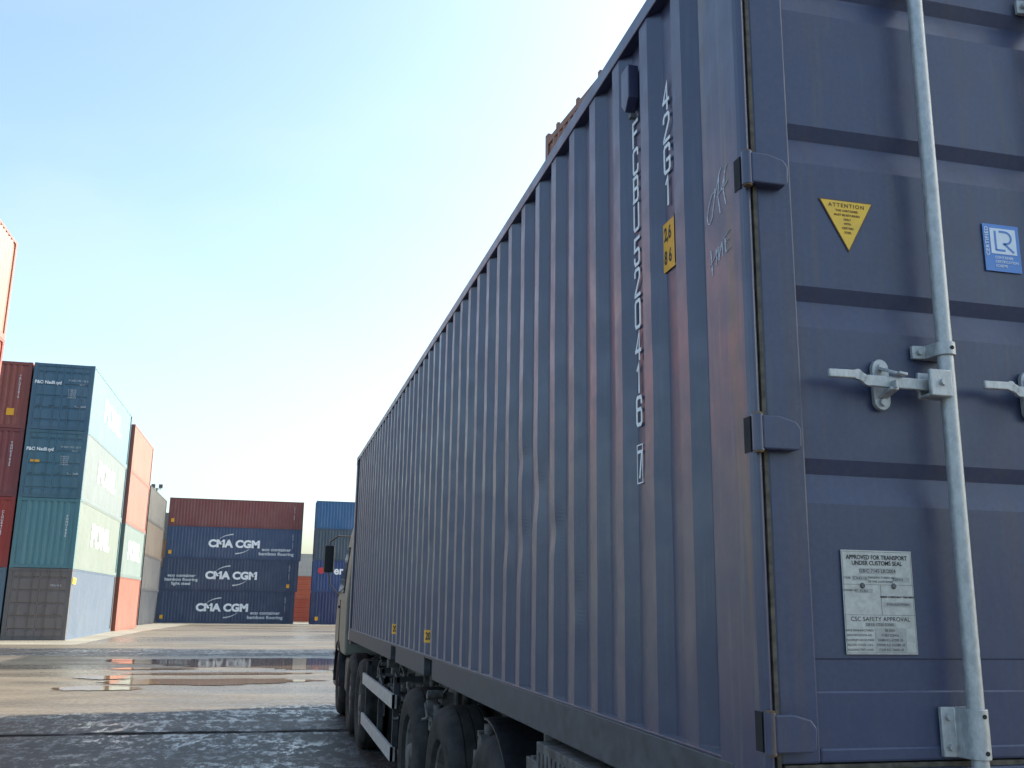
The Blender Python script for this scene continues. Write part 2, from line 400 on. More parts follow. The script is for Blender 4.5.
def stack(x, y, z0, rotz, items, L=12.192):
    z = z0
    for it in items:
        it = dict(it); H = it.pop('H'); lab = it.pop('label'); col = it.pop('col'); rz = it.pop('rz', 0)
        dx = it.pop('dx', 0); dy = it.pop('dy', 0)
        container(lab, (x+dx, y+dy, z), rotz+rz, H, col, L=it.pop('L', L), **it); z += H+.004
HC, SD = 2.896, 2.591
GL = 'containers in the stacks on the left'
def orange_tag(x, z):
    def f(t, w, l, H):
        m = MB(); m.box(x-.18, x+.18, -l+.008, -l+.016, z-.05, z+.05); m.build('sticker', M['amber'], t)
    return f
def yellow_tag(t, w, l, H):
    m = MB(); m.box(w+.001, w+.012, -l+.25, -l+.95, H-.62, H-.36); m.build('sticker', M['yellow'], t)
# teal stack, its long sides in the sun and its ends towards us
TX = -9.12-CW/2
stack(TX, 42.2+6.096, 0, 0, [
    dict(H=HC, col=(.13,.115,.11), doorcol=BROWN, lit_sidecol=(.07,.105,.155), label='grey brown container with doors, lowest in the stack under the teal ones', group=GL, extra=yellow_tag,
         texts=[('door','TRIU 405', 1.85, 2.2, .11, M['offwhite'], {})]),
    dict(H=HC, col=TURQ, rz=PI, lit_sidecol=(.155,.19,.17), label='turquoise container showing its ribbed blank end, second from the bottom of its stack', group=GL,
         texts=[big_logo('-x','PONL',6.1,1.55), ('front', vcode('PONU1845'), 2.0, 1.75, .13, M['offwhite'], VK)]),
    dict(H=HC, col=TEAL2, lit_sidecol=(.15,.185,.19), label='teal container with doors and an orange smear, third up in its stack', group=GL, extra=orange_tag(-.75,1.55),
         texts=[big_logo('+x','PONL',6.1,1.55)]+door_marks()),
    dict(H=HC, col=TEAL, lit_sidecol=(.12,.22,.25), label='teal container with doors and white side letters, topmost of its stack', group=GL,
         texts=[big_logo('+x','PONL',6.1,1.55)]+door_marks())])
# red column left of it
def rtx(s): return [('front', vcode(s), 2.02, 1.8, .13, M['offwhite'], VK)]
def ysq(t, w, l, H):
    m = MB(); m.box(-w+.5, -w+.8, l+.001, l+.006, .55, .85); m.build('sticker', M['amber'], t)
stack(-11.66-CW/2, 42.3+6.096, 0, PI, [
    dict(H=HC, col=(.11,.17,.22), label='slate blue container at the foot of the red column by the left edge', group=GL),
    dict(H=HC, col=(.33,.035,.025), label='bright red container with blank end, second up in the left column', group=GL, texts=rtx('CLHU84167')),
    dict(H=HC, col=(.21,.045,.045), label='maroon container with blank end, third up in the left column', group=GL, texts=rtx('TGHU37025')),
    dict(H=HC, col=(.26,.06,.045), label='dull red container with yellow patch, top of the left column', group=GL, texts=rtx('TRLU52819'), extra=ysq)])
# orange stack behind the teal one
stack(-8.98-CW/2, 54.95+4.56, -.04, 0, [
    dict(H=HC, col=ORG, label='orange red container at the foot of the stack behind the teal one', group=GL),
    dict(H=HC, col=(.14,.19,.185), label='pale green container with white letters in the mostly orange stack', group=GL, texts=[big_logo('+x','PONL',4.6,1.5)]),
    dict(H=HC, col=(.27,.115,.09), label='salmon orange container resting on the pale green one', group=GL),
    dict(H=SD, col=(.29,.12,.09), label='orange container on top of the stack behind the teal one', group=GL)], L=9.125)
# narrow far stacks beyond
far = [[(.015,.022,.035),(.032,.036,.044),(.055,.043,.033),(.040,.043,.044)], [(.04,.06,.12),(.07,.09,.14),(.38,.20,.08),(.22,.22,.20)]]  # first set darkened, putting the stack's shade into its colours
nm = ['lowest', 'second up', 'third up', 'topmost']; cn = [['dark blue','slate blue','ochre','pale grey'],['navy','dark slate','tan brown','olive grey']]
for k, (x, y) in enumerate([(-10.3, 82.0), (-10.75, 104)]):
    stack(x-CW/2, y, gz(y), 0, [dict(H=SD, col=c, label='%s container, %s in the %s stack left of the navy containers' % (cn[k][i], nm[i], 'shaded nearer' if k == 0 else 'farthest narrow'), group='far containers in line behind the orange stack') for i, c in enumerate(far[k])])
# pink stack at the left edge of the picture
GP = 'containers in the tall stack at the left edge'
stack(-8.78-CW/2, 26.75-6.096, 0, PI, [
    dict(H=HC, col=(.16,.17,.16), label='grey container at the foot of the stack at the left edge', group=GP),
    dict(H=HC, col=(.20,.21,.19), label='olive grey container second up in the left edge stack', group=GP),
    dict(H=HC, col=(.36,.10,.07), label='red container third up in the left edge stack', group=GP),
    dict(H=HC, col=PINK, label='pinkish orange container topmost at the left edge of the photo', group=GP)])
# navy containers with white shipping line lettering, broadside to us
def arcs(t, w, l, H, cu=4.85, cz=1.38):
    m = MB()
    for sg in (1, -1):
        pts = []
        for i in range(15):
            q = i/14; a = math.radians(100+q*55) if sg > 0 else math.radians(280+q*55)
            th = .11*(1-q)**.8+.012
            for rr in (0, 1):
                rx, rz = 1.75-rr*th, 1.02-rr*th
                pts.append((w+.005, -l+cu+.15*sg+rx*math.cos(a)*1.0, cz-.06*sg+rz*math.sin(a)))
        m = MB(); m.add(pts, [(2*i, 2*i+1, 2*i+3, 2*i+2) for i in range(14)]); m.build('logo', M['offwhite'], t, fix=False)
def cma(tag_left, cu):
    tx = [('+x', 'CMA CGM', cu, 1.36, .92, M['white'], dict(bold=.05, sx=1.08))]
    if tag_left: tx.append(('+x', 'eco container\nbamboo flooring\nlight steel', 1.75, .95, .36, M['offwhite'], dict(bold=.012, sx=1.2)))
    else: tx.append(('+x', 'eco container\nbamboo flooring', cu+3.85, .74, .40, M['offwhite'], dict(bold=.012, sx=1.2)))
    tx.append(('+x', vcode('CMAU 5092'), 11.35, 1.75, .17, M['offwhite'], dict(line=.9)))
    return tx
def cex(cu, tags=()):
    def f(t, w, l, H):
        if cu: arcs(t, w, l, H, cu)
        for u in tags:
            m = MB(); m.box(w+.001, w+.006, -l+u-.14, -l+u+.14, .35, .68); m.build('sticker', M['amber'], t)
    return f
DN = (.035,.055,.11)
GC = 'containers in the broadside stack with white lettering'
stack(-4.45, 93+CW/2, gz(93), -PI/2+0*PI, [
    dict(H=HC, col=DN, rz=0, dx=-.35, label='navy container with white lettering, lowest of three alike', group=GC, texts=cma(False, 5.75), extra=cex(5.75, (.5,))),
    dict(H=HC, col=(.04,.06,.115), dx=-.15, label='navy lettered container with three small lines at its left', group=GC, texts=cma(True, 6.15), extra=cex(6.15, (11.3,))),
    dict(H=HC, col=(.045,.075,.15), label='navy lettered container directly under the maroon one', group=GC, texts=cma(False, 6.05), extra=cex(6.05, (.4,))),
    dict(H=SD, col=(.20,.055,.05), label='maroon container on top of three navy lettered containers', group=GC, extra=cex(0, (.4,)),
         texts=[('+x', vcode('TRLU 508'), 11.35, 1.5, .17, M['offwhite'], dict(line=.9))])])
# blue stack right of it, partly behind the truck
GB = 'containers in the blue stack beyond the truck'
def elogo(t, w, l, H):
    m = MB(); m.cyl((w+.002, -l+.75, 1.95), (w+.008, -l+.75, 1.95), .30, n=24); m.build('logo', plain('red_print', (.5,.04,.05), .5), t)
stack(2.75+6.096, 91+CW/2, gz(91), -PI/2, [
    dict(H=HC, col=(.018,.030,.10), label='deep blue container at the foot of the blue stack', group=GB, extra=cex(0, (.55,))),
    dict(H=HC, col=(.02,.05,.16), label='royal blue container with red dot and white letters', group=GB, extra=elogo, texts=[('+x','er',2.35,1.95,1.0,M['white'],dict(bold=.03))]),
    dict(H=HC, col=(.05,.075,.105), label='slate grey container between two blue ones beyond the truck', group=GB, extra=cex(0, (1.1,))),
    dict(H=SD, col=(.03,.11,.25), label='sky blue container topmost in the stack beyond the truck', group=GB)])
# low stack glimpsed in the gap
GG = 'containers seen through the gap'
stack(2.8, 122, gz(122), 0, [
    dict(H=SD, col=(.42,.09,.05), label='brick red container at the bottom of the narrow gap', group=GG),
    dict(H=SD, col=(.48,.12,.06), label='orange red container second up in the narrow gap', group=GG),
    dict(H=SD, col=(.46,.46,.42), label='pale grey container above the red ones in the gap', group=GG)])
# stack to the right, rising behind the truck; its roof edge shows above the navy container
GR = 'containers in the stack standing right of the truck'
rot = math.radians(5)
cxr, cyr = 4.0+CW/2*math.cos(rot)+6.1*math.sin(rot), 16.35+CW/2*math.sin(rot)-6.1*math.cos(rot)
z = 0
for i, (c, lab) in enumerate([((.10,.13,.18),'slate container at the foot of the stack right of the truck'), ((.25,.05,.04),'red container second up in the stack right of the truck'), ((.05,.09,.2),'blue container third up in the stack right of the truck')]):
    container(lab, (cxr, cyr, z), rot, HC, c, group=GR); z += HC+.004
t = thing('open_top_container', 'rusty orange open top container with ridged upper edge seen above the navy one', 'shipping container', (cxr, cyr, z), rot, GR)
w, l = CW/2, 6.096; om = paint((.20,.105,.07), .6, .3, .8)
m = MB()
for sx in (-1, 1): corr_panel(m, lambda u, d, zz: (sx*(w-.004-d), -l+u, zz), corr_profile(12.192, .25, .036), .16, 2.6)
m.build('side_panel', om, t, fix=False)
m = MB(); m.box(-w+.1, w-.1, -l+.05, -l+.09, .1, 2.6); m.box(-w+.1, w-.1, l-.09, l-.05, .1, 2.6); m.build('end_panel', om, t)
m = MB()
for sx in (-1, 1):
    x0, x1 = sorted((sx*w, sx*(w-.09)))
    m.box(x0, x1, -l, l, 2.6, 2.74); m.box(x0, x1, -l, l, 0, .16)
    for sy in (-1, 1):
        y0, y1 = sorted((sy*(l+.002), sy*(l-.16))); xx0, xx1 = sorted((sx*(w+.002), sx*(w-.16))); m.box(xx0, xx1, y0, y1, 0, 2.86)
m.build('frame', om, t, bevel=.01)
for i in range(11):
    y = -l+.7+i*1.08; m = MB(); m.cyl((-w+.02, y, 2.76), (w-.02, y, 2.76), .03, n=8); m.box(-w-.005, -w+.05, y-.05, y+.05, 2.70, 2.83); m.build('roof_bow', om, t)
# unseen stack added behind the truck to throw the second shadow strip
stack(9.2+CW/2, 32.2, 0, 0, [dict(H=HC, col=c, label=lb, group='unseen containers added for their shadow') for c, lb in
      [((.05,.09,.2),'unseen blue container lowest of the added shadow stack behind the truck'), ((.3,.05,.04),'unseen red container second up in the added shadow stack'), ((.1,.12,.15),'unseen grey container third up in the added shadow stack'), ((.42,.12,.06),'unseen orange container highest in the added shadow stack')]], L=6.058)

# ------------------------------------------------------------------ floodlight mast
t = thing('floodlight_mast', 'slim grey mast with paired floodlights above the far stacks', 'floodlight mast', (-14.8, 120, gz(120)))
m = MB(); m.cyl((0,0,0), (0,0,15.2), .16, .09, n=12); m.build('pole', M['boxgrey'], t)
m = MB(); m.bar((-.5,0,15.1), (.5,0,15.1), .08); m.build('crossarm', M['boxgrey'], t)
for x in (-.42, .42):
    m = MB(); m.box(x-.22, x+.22, -.2, .1, 15.2, 15.65); m.build('floodlight', M['boxgrey'], t, bevel=.03)

# ------------------------------------------------------------------ hero container on the trailer
Z0 = 1.20; HH = 2.591; HL = 12.192
hero = thing('shipping_container', 'big navy blue ribbed container on the truck trailer, number painted down its side', 'shipping container', (0,0,Z0))
def side_prof():
    pts = [(.235, .036), (.340, .036)]; y = .39
    while y < HL-.32:
        pts += [(y, 0), (y+.072, 0), (y+.140, .036), (y+.231, .036)]; y += .281
    pts = [p for p in pts if p[0] < HL-.22]; pts.append((HL-.18, .036)); return pts
def hero_side(x0, sgn):
    m = MB(); prof = side_prof(); NZ = 150; z0, z1 = .145, HH-.06; vs = []
    dents = [(1.80,.82,.026,.022),(2.06,1.02,.03,.035),(2.34,.80,.03,.035),(2.35,1.20,.02,.02),(2.62,.86,.02,.03),(3.9,1.1,.02,.03),(1.52,.5,.012,.06),(5.2,.9,.016,.04),(6.9,1.3,.018,.03)]
    for y, d in prof:
        for k in range(NZ+1):
            z = z0+(z1-z0)*k/NZ
            e = .0022*noise.noise(Vector((y*1.3, z*2.1, 3)))+.0012*noise.noise(Vector((y*5, z*6, 1)))
            dy = .0035*noise.noise(Vector((y*2.1, z*2.8, 11)))
            if d < .01 and sgn > 0:
                for (dy0, dz0, a, s_) in dents:
                    if abs(y-dy0) < .1:
                        g = math.exp(-((z-dz0)/(s_*3.2))**2); e += a*.32*g; dy += .004*g*math.sin((z-dz0)*22)
            xx = .006+d+e if 0 < k < NZ else .006+d
            vs.append((x0+sgn*xx, y+dy, z))
    n = NZ+1
    m.add(vs, [(i*n+k, (i+1)*n+k, (i+1)*n+k+1, i*n+k+1) for i in range(len(prof)-1) for k in range(NZ)])
    return m.build('side_panel', M['navy_side'], hero, fix=False)
hero_side(0, 1); hero_side(CW, -1)
def rails():
    for x0, x1 in ((0, .06), (CW-.06, CW)):
        m = MB(); m.box(x0, x1, .18, HL-.18, HH-.06, HH); m.build('top_rail', M['navy_side'], hero, bevel=.004)
    # bottom rail with two fork pockets
    for x0, x1 in ((0, .05), (CW-.05, CW)):
        m = MB(); segs = [(.172, 4.80), (5.16, 6.83), (7.19, HL-.18)]
        for a, b in segs: m.box(x0-.002 if x0 < 1 else x0, x1 if x0 < 1 else x1+.002, a, b, .0, .145)
        for a, b in ((4.80, 5.16), (6.83, 7.19)): m.box(x0+.001, x1-.001, a, b, .128, .1445)
        m.build('bottom_rail', M['rail'], hero, bevel=.004)
        xa, xb = sorted((x0 if x0 < 1 else x1, x0+.048 if x0 < 1 else x1-.048)); m = MB(); m.box(xa+.001, xb, .2, HL-.2, .1455, .153); m.build('weld_flange', M['navy_side'], hero, bevel=.002)
    for yc in (4.98, 7.01):
        for a, b in ((.05, .058), (CW-.058, CW-.05)):
            m = MB(); m.box(a, b, yc-.178, yc+.178, .002, .125); m.build('fork_pocket', M['dark'], hero)  # dark plate closes the pocket so its depth looks unlit
        m = MB(); m.box(.06, CW-.06, yc-.178, yc-.17, .0, .12); m.box(.06, CW-.06, yc+.17, yc+.178, .0, .12); m.box(.06, CW-.06, yc-.17, yc+.17, .121, .127)
        m.build('fork_pocket', M['dark'], hero)
rails()
def posts():
    for sx in (0, 1):
        X = lambda v: v if sx == 0 else CW-v
        # rear corner post: side plate, rounded nose and channel for the hinges
        m = MB(); pl = [(X(0), .245), (X(0), .028), (X(.003), .014), (X(.009), .005), (X(.016), .003), (X(.023), .007), (X(.028), .018), (X(.028), .11), (X(.12), .11), (X(.12), .245)]
        m.prism(pl if sx == 0 else pl[::-1], 'z', .119, HH-.119)
        m.build('corner_post', M['navy_post'], hero, bevel=.002)
        m = MB(); x0, x1 = sorted((X(0.0), X(.14))); m.box(x0, x1, HL-.17, HL, .119, HH-.119); m.build('corner_post', M['navy_post'], hero, bevel=.004)
    for sx in (0, 1):
        for y0, y1 in ((-.004, .174), (HL-.174, HL+.004)):
            for z0 in (0, HH-.118):
                x0, x1 = (-.004, .158) if sx == 0 else (CW-.158, CW+.004)
                m = MB(); m.box(x0, x1, y0, y1, z0-.003, z0+.118); m.build('corner_casting', M['navy_post'], hero, bevel=.008)
    m = MB(); m.box(.159, CW-.159, 0.0, .10, 0.005, .15); m.build('door_sill', M['navy_door'], hero, bevel=.004)
    m = MB(); m.box(.159, CW-.159, 0.0, .10, HH-.13, HH-.005); m.build('door_header', M['navy_door'], hero, bevel=.004)
    m = MB(); m.box(.06, CW-.06, .1, HL-.1, HH-.03, HH-.012); m.build('roof', M['navy_side'], hero)
    m = MB(); m.box(.06, CW-.06, .1, HL-.1, .13, .15); m.build('floor', M['rail'], hero)
    m = MB()
    for i in range(38): y = .4+i*.305; m.box(.06, CW-.06, y, y+.045, .02, .128)
    m.build('cross_members', M['rail'], hero)
    m = MB(); corr_panel(m, lambda u, d, z: (u, HL-.01-d, z), corr_profile(CW, .25, .045, .25), .10, HH-.1); m.build('front_panel', M['navy_side'], hero, fix=False)
posts()
def hero_door(sx):
    X = (lambda v: v) if sx == 0 else (lambda v: CW-v)
    z0, z1 = .165, HH-.145; fy = .012; py = .016
    m = MB()
    tops = [.42, .883, 1.342, 1.807, 2.27]
    prof = [(z0+.03, 0)]
    prof += [(.323, 0), (.327, .003), (.40, .003), (.404, 0)]
    for tz in tops[1:]: prof += [(tz-.105, 0), (tz-.036, .018), (tz-.030, .019), (tz+.008, 0)]
    prof.append((z1-.03, 0))
    # smooth creases by sampling x so the panel can ripple slightly
    NX = 24; xa, xb = .146, 1.165; vs = []
    for z, d in prof:
        for i in range(NX+1):
            x = xa+(xb-xa)*i/NX; e = .0016*noise.noise(Vector((x*3, z*2.2, 5+sx)))
            vs.append((X(x), py+d+e, z))
    n = NX+1; m.add(vs, [(k*n+i, k*n+i+1, (k+1)*n+i+1, (k+1)*n+i) for k in range(len(prof)-1) for i in range(NX)])
    door = m.build('door', M['navy_door'], hero)
    m = MB()
    for a, b in ((.0395, .144), (1.167, 1.212)):
        x0, x1 = sorted((X(a), X(b))); m.box(x0, x1, fy-.004, fy+.05, z0, z1)
    x0, x1 = sorted((X(.145), X(1.166))); m.box(x0, x1, fy, fy+.05, z0, z0+.034); m.box(x0, x1, fy, fy+.05, z1-.034, z1)
    m.build('door_frame', M['navy_door'], door, bevel=.006)
    m = MB(); x0, x1 = sorted((X(.0282), X(.0385))); m.box(x0, x1, .004, .05, z0-.01, z1+.01)
    x0, x1 = sorted((X(.05), X(1.21))); m.box(x0, x1, .01, .05, z0-.014, z0-.003)
    m.build('door_gasket', M['rust'], door)
    # hinges: knuckle on the post and blade across the door frame
    for hz in (.237, .945, 1.651, 2.355):
        m = MB(); pl = [(.012, hz-.043), (.106, hz-.043), (.116, hz-.034), (.118, hz+.012), (.104, hz+.030), (.06, hz+.042), (.012, hz+.042)]
        pl = [(X(a), b) for a, b in pl]; m.prism(pl, 'y', -.026, -.012)
        x0, x1 = sorted((X(.03), X(.112))); m.box(x0, x1, -.012, .012, hz-.041, hz-.030)
        m.box(x0, x1, -.012, .012, hz+.018, hz+.028)
        m.build('hinge', M['navy_door'], door, bevel=.004)
        m = MB(); m.cyl((X(.006), -.011, hz-.046), (X(.006), -.011, hz+.046), .0145, n=20)
        m.build('hinge_barrel', M['navy_post'], door)
        m = MB(); m.cyl((X(.006), -.011, hz-.050), (X(.006), -.011, hz+.050), .0120, n=16)
        m.build('hinge_pin', M['rustpin'], door)
        m = MB(); x0, x1 = sorted((X(-.0015), X(.010))); m.box(x0, x1, .016, .050, hz-.045, hz+.045); m.build('hinge_recess_shade', M['dark'], door)  # raised dark block paints the shade of the hinge cut-out
    for rx in (.535, .992):
        RX = X(rx); s = 1 if sx == 0 else -1; ry = -.045
        m = MB(); m.cyl((RX, ry, .05), (RX, ry, HH-.05), .0205, n=24)
        for z in (.06, HH-.10): m.box(RX-.03, RX+.03, ry-.03, 0, z, z+.05)
        rod = m.build('lock_rod', M['galv'], hero)
        def guide(zc, hh, name='rod_bracket'):
            m = MB(); r = .027; pts = []
            for i in range(9):
                a = PI*i/8; pts.append((math.cos(a)*r*s, ry-math.sin(a)*r))
            outer = [(RX-s*.064, .011), (RX-s*.064, -.001), (RX-s*.030, -.006)]+[(RX-q[0], q[1]) for q in pts]+[(RX+s*.030, -.006), (RX+s*.032, .011)]
            m.prism(outer, 'z', zc-hh, zc+hh)
            for dz in ((0,) if hh < .03 else (-hh*.6, hh*.6)): m.cyl((RX-s*.047, -.004, zc+dz), (RX-s*.047, -.013, zc+dz), .008, n=12)
            o = m.build(name, M['galv'], rod, bevel=.002)
            m = MB()
            for dz in ((0,) if hh < .03 else (-hh*.72, hh*.72)): m.cyl((RX+s*.002, ry-.0255, zc+dz), (RX+s*.002, ry-.0285, zc+dz), .0055, n=12)
            m.build('bolt_hole', M['dark'], rod)
        guide(1.188, .018); guide(.232, .058); guide(2.30, .022)
        # handle hub, handle and its retainer
        hz = 1.092
        m = MB(); x0, x1 = sorted((RX-s*.072, RX-s*.008)); m.box(x0, x1, ry-.030, ry-.018, hz-.036, hz+.034); m.box(x0, x1, ry+.018, ry+.030, hz-.036, hz+.034); m.box(x0, x1, ry-.018, ry+.018, hz-.036, hz-.028)
        m.cyl((RX-s*.036, ry-.030, hz), (RX-s*.036, ry-.038, hz), .009, n=14)
        m.build('handle_hub', M['galv'], rod, bevel=.003)
        m = MB(); P = [(RX-s*.02, ry, hz-.004), (RX-s*.10, ry+.002, hz-.003), (RX-s*.235, ry+.004, hz-.002), (RX-s*.262, ry+.004, hz+.012), (RX-s*.345, ry+.002, hz+.010)]
        for a, b, wd in zip(P[:-1], P[1:], (.030, .030, .024, .022)): m.bar(a, b, .012, wd)
        for q in P[1:-1]: m.cyl((q[0], q[1]-.006, q[2]), (q[0], q[1]+.006, q[2]), .0135, n=12)
        m.build('handle', M['galv'], rod, bevel=.003)
        cx = RX-s*.166
        m = MB(); pl = []
        for i in range(21):
            a = PI*i/10; sgn = 1 if math.sin(a) >= 0 else -1
            pl.append((cx+.024*math.cos(a), hz+.042*sgn+.026*math.sin(a)))
        m.prism(pl, 'y', -.004, .011)
        for dz in (.045, -.048): m.cyl((cx, -.004, hz+dz), (cx, -.012, hz+dz), .010, n=12)
        m.bar((cx-.004, -.012, hz+.04), (cx+s*.012, -.058, hz+.018), .022, .008); m.bar((cx+s*.012, -.056, hz+.020), (cx+s*.035, -.058, hz+.016), .020, .008)
        m.bar((cx, -.006, hz-.034), (cx, -.058, hz-.020), .024, .008); m.bar((cx, -.056, hz-.022), (cx, -.057, hz+.0), .022, .006)
        m.build('handle_retainer', M['galv'], hero, bevel=.002)
    return door
door_l = hero_door(0); hero_door(1)
R_, U_ = (1,0,0), (0,0,1)
# yellow warning triangle
m = MB(); m.prism([(.228,1.605),(.392,1.605),(.310,1.457)], 'y', .0135, .0148); m.build('warning_triangle_border', M['brownprint'], door_l)
m = MB(); m.prism([(.233,1.602),(.387,1.602),(.310,1.463)], 'y', .0128, .0134); tri = m.build('warning_triangle', M['yellow'], door_l)
items = [('ATTENTION', .0155, (.310,.0122,1.589), R_, U_, dict(spacing=1.35, bold=.0004))]
for i, s in enumerate(['THIS CONTAINER','MUST BE RETURNED','ONLY','WITH','CERTAIN','STEEL']):
    items.append((s, .0085, (.310,.0122,1.574-.0125*i), R_, U_, dict(bold=.0003)))
merge_texts('lettering', items, M['brownprint'], door_l)
# approval plate
m = MB(); m.box(.229, .428, .0105, .0128, .413, .665); m.build('approval_plate', M['plate'], door_l, bevel=.0008)
items = []
def pt(s, x, z, size=.013, **kw): items.append((s, size, (x,.0098,z), R_, U_, kw))
pt('APPROVED FOR TRANSPORT', .3285, .647, .0150, bold=.0003, sx=.88); pt('UNDER CUSTOMS SEAL', .3285, .633, .0150, bold=.0003, sx=.9)
pt('GB/C 7145 LR/2004', .3285, .614, .0125); pt('TYPE', .243, .596, .008); pt('MANUFACTURERS NO.', .340, .598, .0075); pt('OF THE CONTAINER', .335, .588, .0075)
pt('CX42-16', .278, .596, .010); pt('520416', .385, .594, .010)
pt('OWNER NO.', .25, .566, .0075); pt('FCBU', .287, .565, .009); pt('TIMBER COMPONENT TREATMENT', .380, .551, .0062, bold=.0002); pt('IM/BASILEUM/2004', .380, .533, .008)
pt('CSC SAFETY APPROVAL', .3285, .497, .0150, spacing=1.05); pt('GB-LR 17320-3/2004', .325, .484, .009)
for i, (a, b) in enumerate([('DATE MANUFACTURED','08-2004'),('IDENTIFICATION NO.','FCBU 520416'),('MAXIMUM GROSS MASS','30480 KG 67200 LB'),('ALLOW. STACK. 1.8 G','192000 KG 423280 LB'),('RACKING TEST LOAD','15240 KG 33600 LB')]):
    pt(a, .268, .470-.0115*i, .0072); pt(b, .352, .470-.0115*i, .0085)
merge_texts('lettering', items, M['black'], door_l)
m = MB()
for a in ((.277,.380,.607,.621),(.256,.302,.590,.602),(.368,.418,.588,.600),(.262,.312,.560,.571),(.340,.418,.527,.539),(.310,.398,.417,.476),(.285,.370,.479,.489)): m.box(a[0], a[1], .0101, .0104, a[2], a[3])
m.build('plate_fields', M['platefield'], door_l)
m = MB()
for a in ((.232,.425,.5805,.5811),(.232,.425,.507,.5076),(.334,.3346,.508,.580),(.2315,.4255,.4165,.4171),(.2315,.4255,.661,.6616),(.2315,.2321,.4165,.6616),(.4249,.4255,.4165,.6616)): m.box(a[0], a[1], .0101, .0103, a[2], a[3])
m.build('plate_lines', M['black'], door_l)
for x in (.284, .372):
    m = MB(); m.cyl((x, .0103, .578), (x, .006, .578), .0075, .005, n=16); m.build('rivet', M['boxgrey'], door_l)
# blue certification sticker
m = MB(); m.box(.738, .856, .0115, .0132, 1.448, 1.588); m.build('certification_sticker', M['blue_sticker'], door_l)
m = MB(); m.box(.760, .844, .0104, .0112, 1.500, 1.576); m.build('sticker_panel', M['sticker_white'], door_l)
items = [('CERTIFIED', .0165, (.749,.0104,1.536), (0,0,1), (-1,0,0), dict(spacing=1.15, bold=.0004))]
for i, s in enumerate(['CONTAINER','CERTIFICATION','SCHEME']): items.append((s, .0105, (.770,.0104,1.489-.0125*i), R_, U_, dict(align='LEFT', bold=.0002)))
merge_texts('lettering', items, M['sticker_white'], door_l)
m = MB(); y = .0098; th = .006
def stroke(pts):
    for a, b in zip(pts[:-1], pts[1:]): m.bar((a[0], y, a[1]), (b[0], y, b[1]), th, .0006, up=(0,1,0))
stroke([(.776,1.568),(.776,1.511),(.806,1.511)])
stroke([(.790,1.567),(.808,1.567)]+[(.808+.020*math.sin(math.radians(a)), 1.549+.018*math.cos(math.radians(a))) for a in range(0,181,20)]+[(.800,1.531)])
stroke([(.804,1.531),(.834,1.507)])
m.build('logo', M['blue_sticker'], door_l, fix=False)
# number down the side, painted on the recessed flats
L_ = (0,-1,0)
XI = .0345
def vtext(s, y, ztop, pitch, size, sx, bold=.0015, x=XI):
    return [(ch, size, (x, y, ztop-pitch*(i+.5)), L_, U_, dict(sx=sx, bold=bold)) for i, ch in enumerate(s) if ch != ' ']
GL_ = {'F': [[(0,0),(0,1),(1,1)],[(0,.52),(.8,.52)]], 'C': [[(1,.76),(1,.9),(.85,1),(.15,1),(0,.9),(0,.1),(.15,0),(.85,0),(1,.1),(1,.24)]],
 'B': [[(0,0),(0,1)],[(.02,1),(.8,1),(.95,.9),(.95,.62),(.8,.53),(.02,.53)],[(.02,0),(.85,0),(1,.1),(1,.42),(.85,.50)]], 'U': [[(0,1),(0,.1),(.15,0),(.85,0),(1,.1),(1,1)]],
 '5': [[(1,1),(.05,1),(0,.55),(.82,.58),(1,.48),(1,.12),(.82,0),(.18,0),(0,.12),(0,.22)]], '2': [[(0,.78),(0,.9),(.18,1),(.82,1),(1,.9),(1,.68),(0,.06),(0,0),(1,0)]],
 '0': [[(.5,1),(.85,1),(1,.9),(1,.1),(.85,0),(.15,0),(0,.1),(0,.9),(.15,1),(.24,1)]], '4': [[(.72,0),(.72,1),(0,.3)],[(.02,.3),(1,.3)]], '1': [[(.25,.82),(.55,1),(.55,0)]],
 '6': [[(1,.8),(1,.9),(.85,1),(.15,1),(0,.9),(0,.1),(.15,0),(.85,0),(1,.1),(1,.45),(.85,.55)],[(.82,.55),(.05,.55)]], '7': [[(0,1),(1,1),(.38,0)]],
 'G': [[(1,.78),(1,.9),(.85,1),(.15,1),(0,.9),(0,.1),(.15,0),(.85,0),(1,.1),(1,.46),(.5,.46)]]}
def ribbon(mbx, pts, th, P, lift):
    pts = [Vector(p) for p in pts]; n = len(pts); L, R = [], []
    for i, p in enumerate(pts):
        d0 = (p-pts[i-1]).normalized() if i else None; d1 = (pts[i+1]-p).normalized() if i < n-1 else None
        if d0 is None: d0 = d1; p = p-d1*th*.5 if True else p
        if d1 is None: d1 = d0; p = p+d0*th*.5
        t = (d0+d1); t = t.normalized() if t.length > .01 else d0
        nn = Vector((-t.y, t.x)); k = th*.5/max(.55, nn.dot(Vector((-d0.y, d0.x))))
        L.append(p+nn*k); R.append(p-nn*k)
    vs = [P(q.x, q.y, lift) for pr in zip(L, R) for q in pr]
    mbx.add(vs, [(2*i, 2*i+1, 2*i+3, 2*i+2) for i in range(n-1)])
def painted(chars, yc, ztop, pitch, h, w, th):
    for i, ch in enumerate(chars):
        m = MB(); zb = ztop-pitch*i-h
        for k, st in enumerate(GL_[ch]):
            ribbon(m, [(a*w, b*h) for a, b in st], th, lambda u, v, l: (.0350-l, yc+w/2-u, zb+v), .0006*k)
        m.build('painted_character', M['white'], hero, fix=False)
painted('FCBU', .868, 2.236, .1085, .089, .043, .0130); painted('520416', .868, 1.786, .1145, .094, .043, .0130); painted('7', .866, 1.026, .1, .084, .031, .0105)
painted('42G1', .584, 2.232, .1125, .092, .044, .0130)
m = MB(); zc, yc = .985, .866
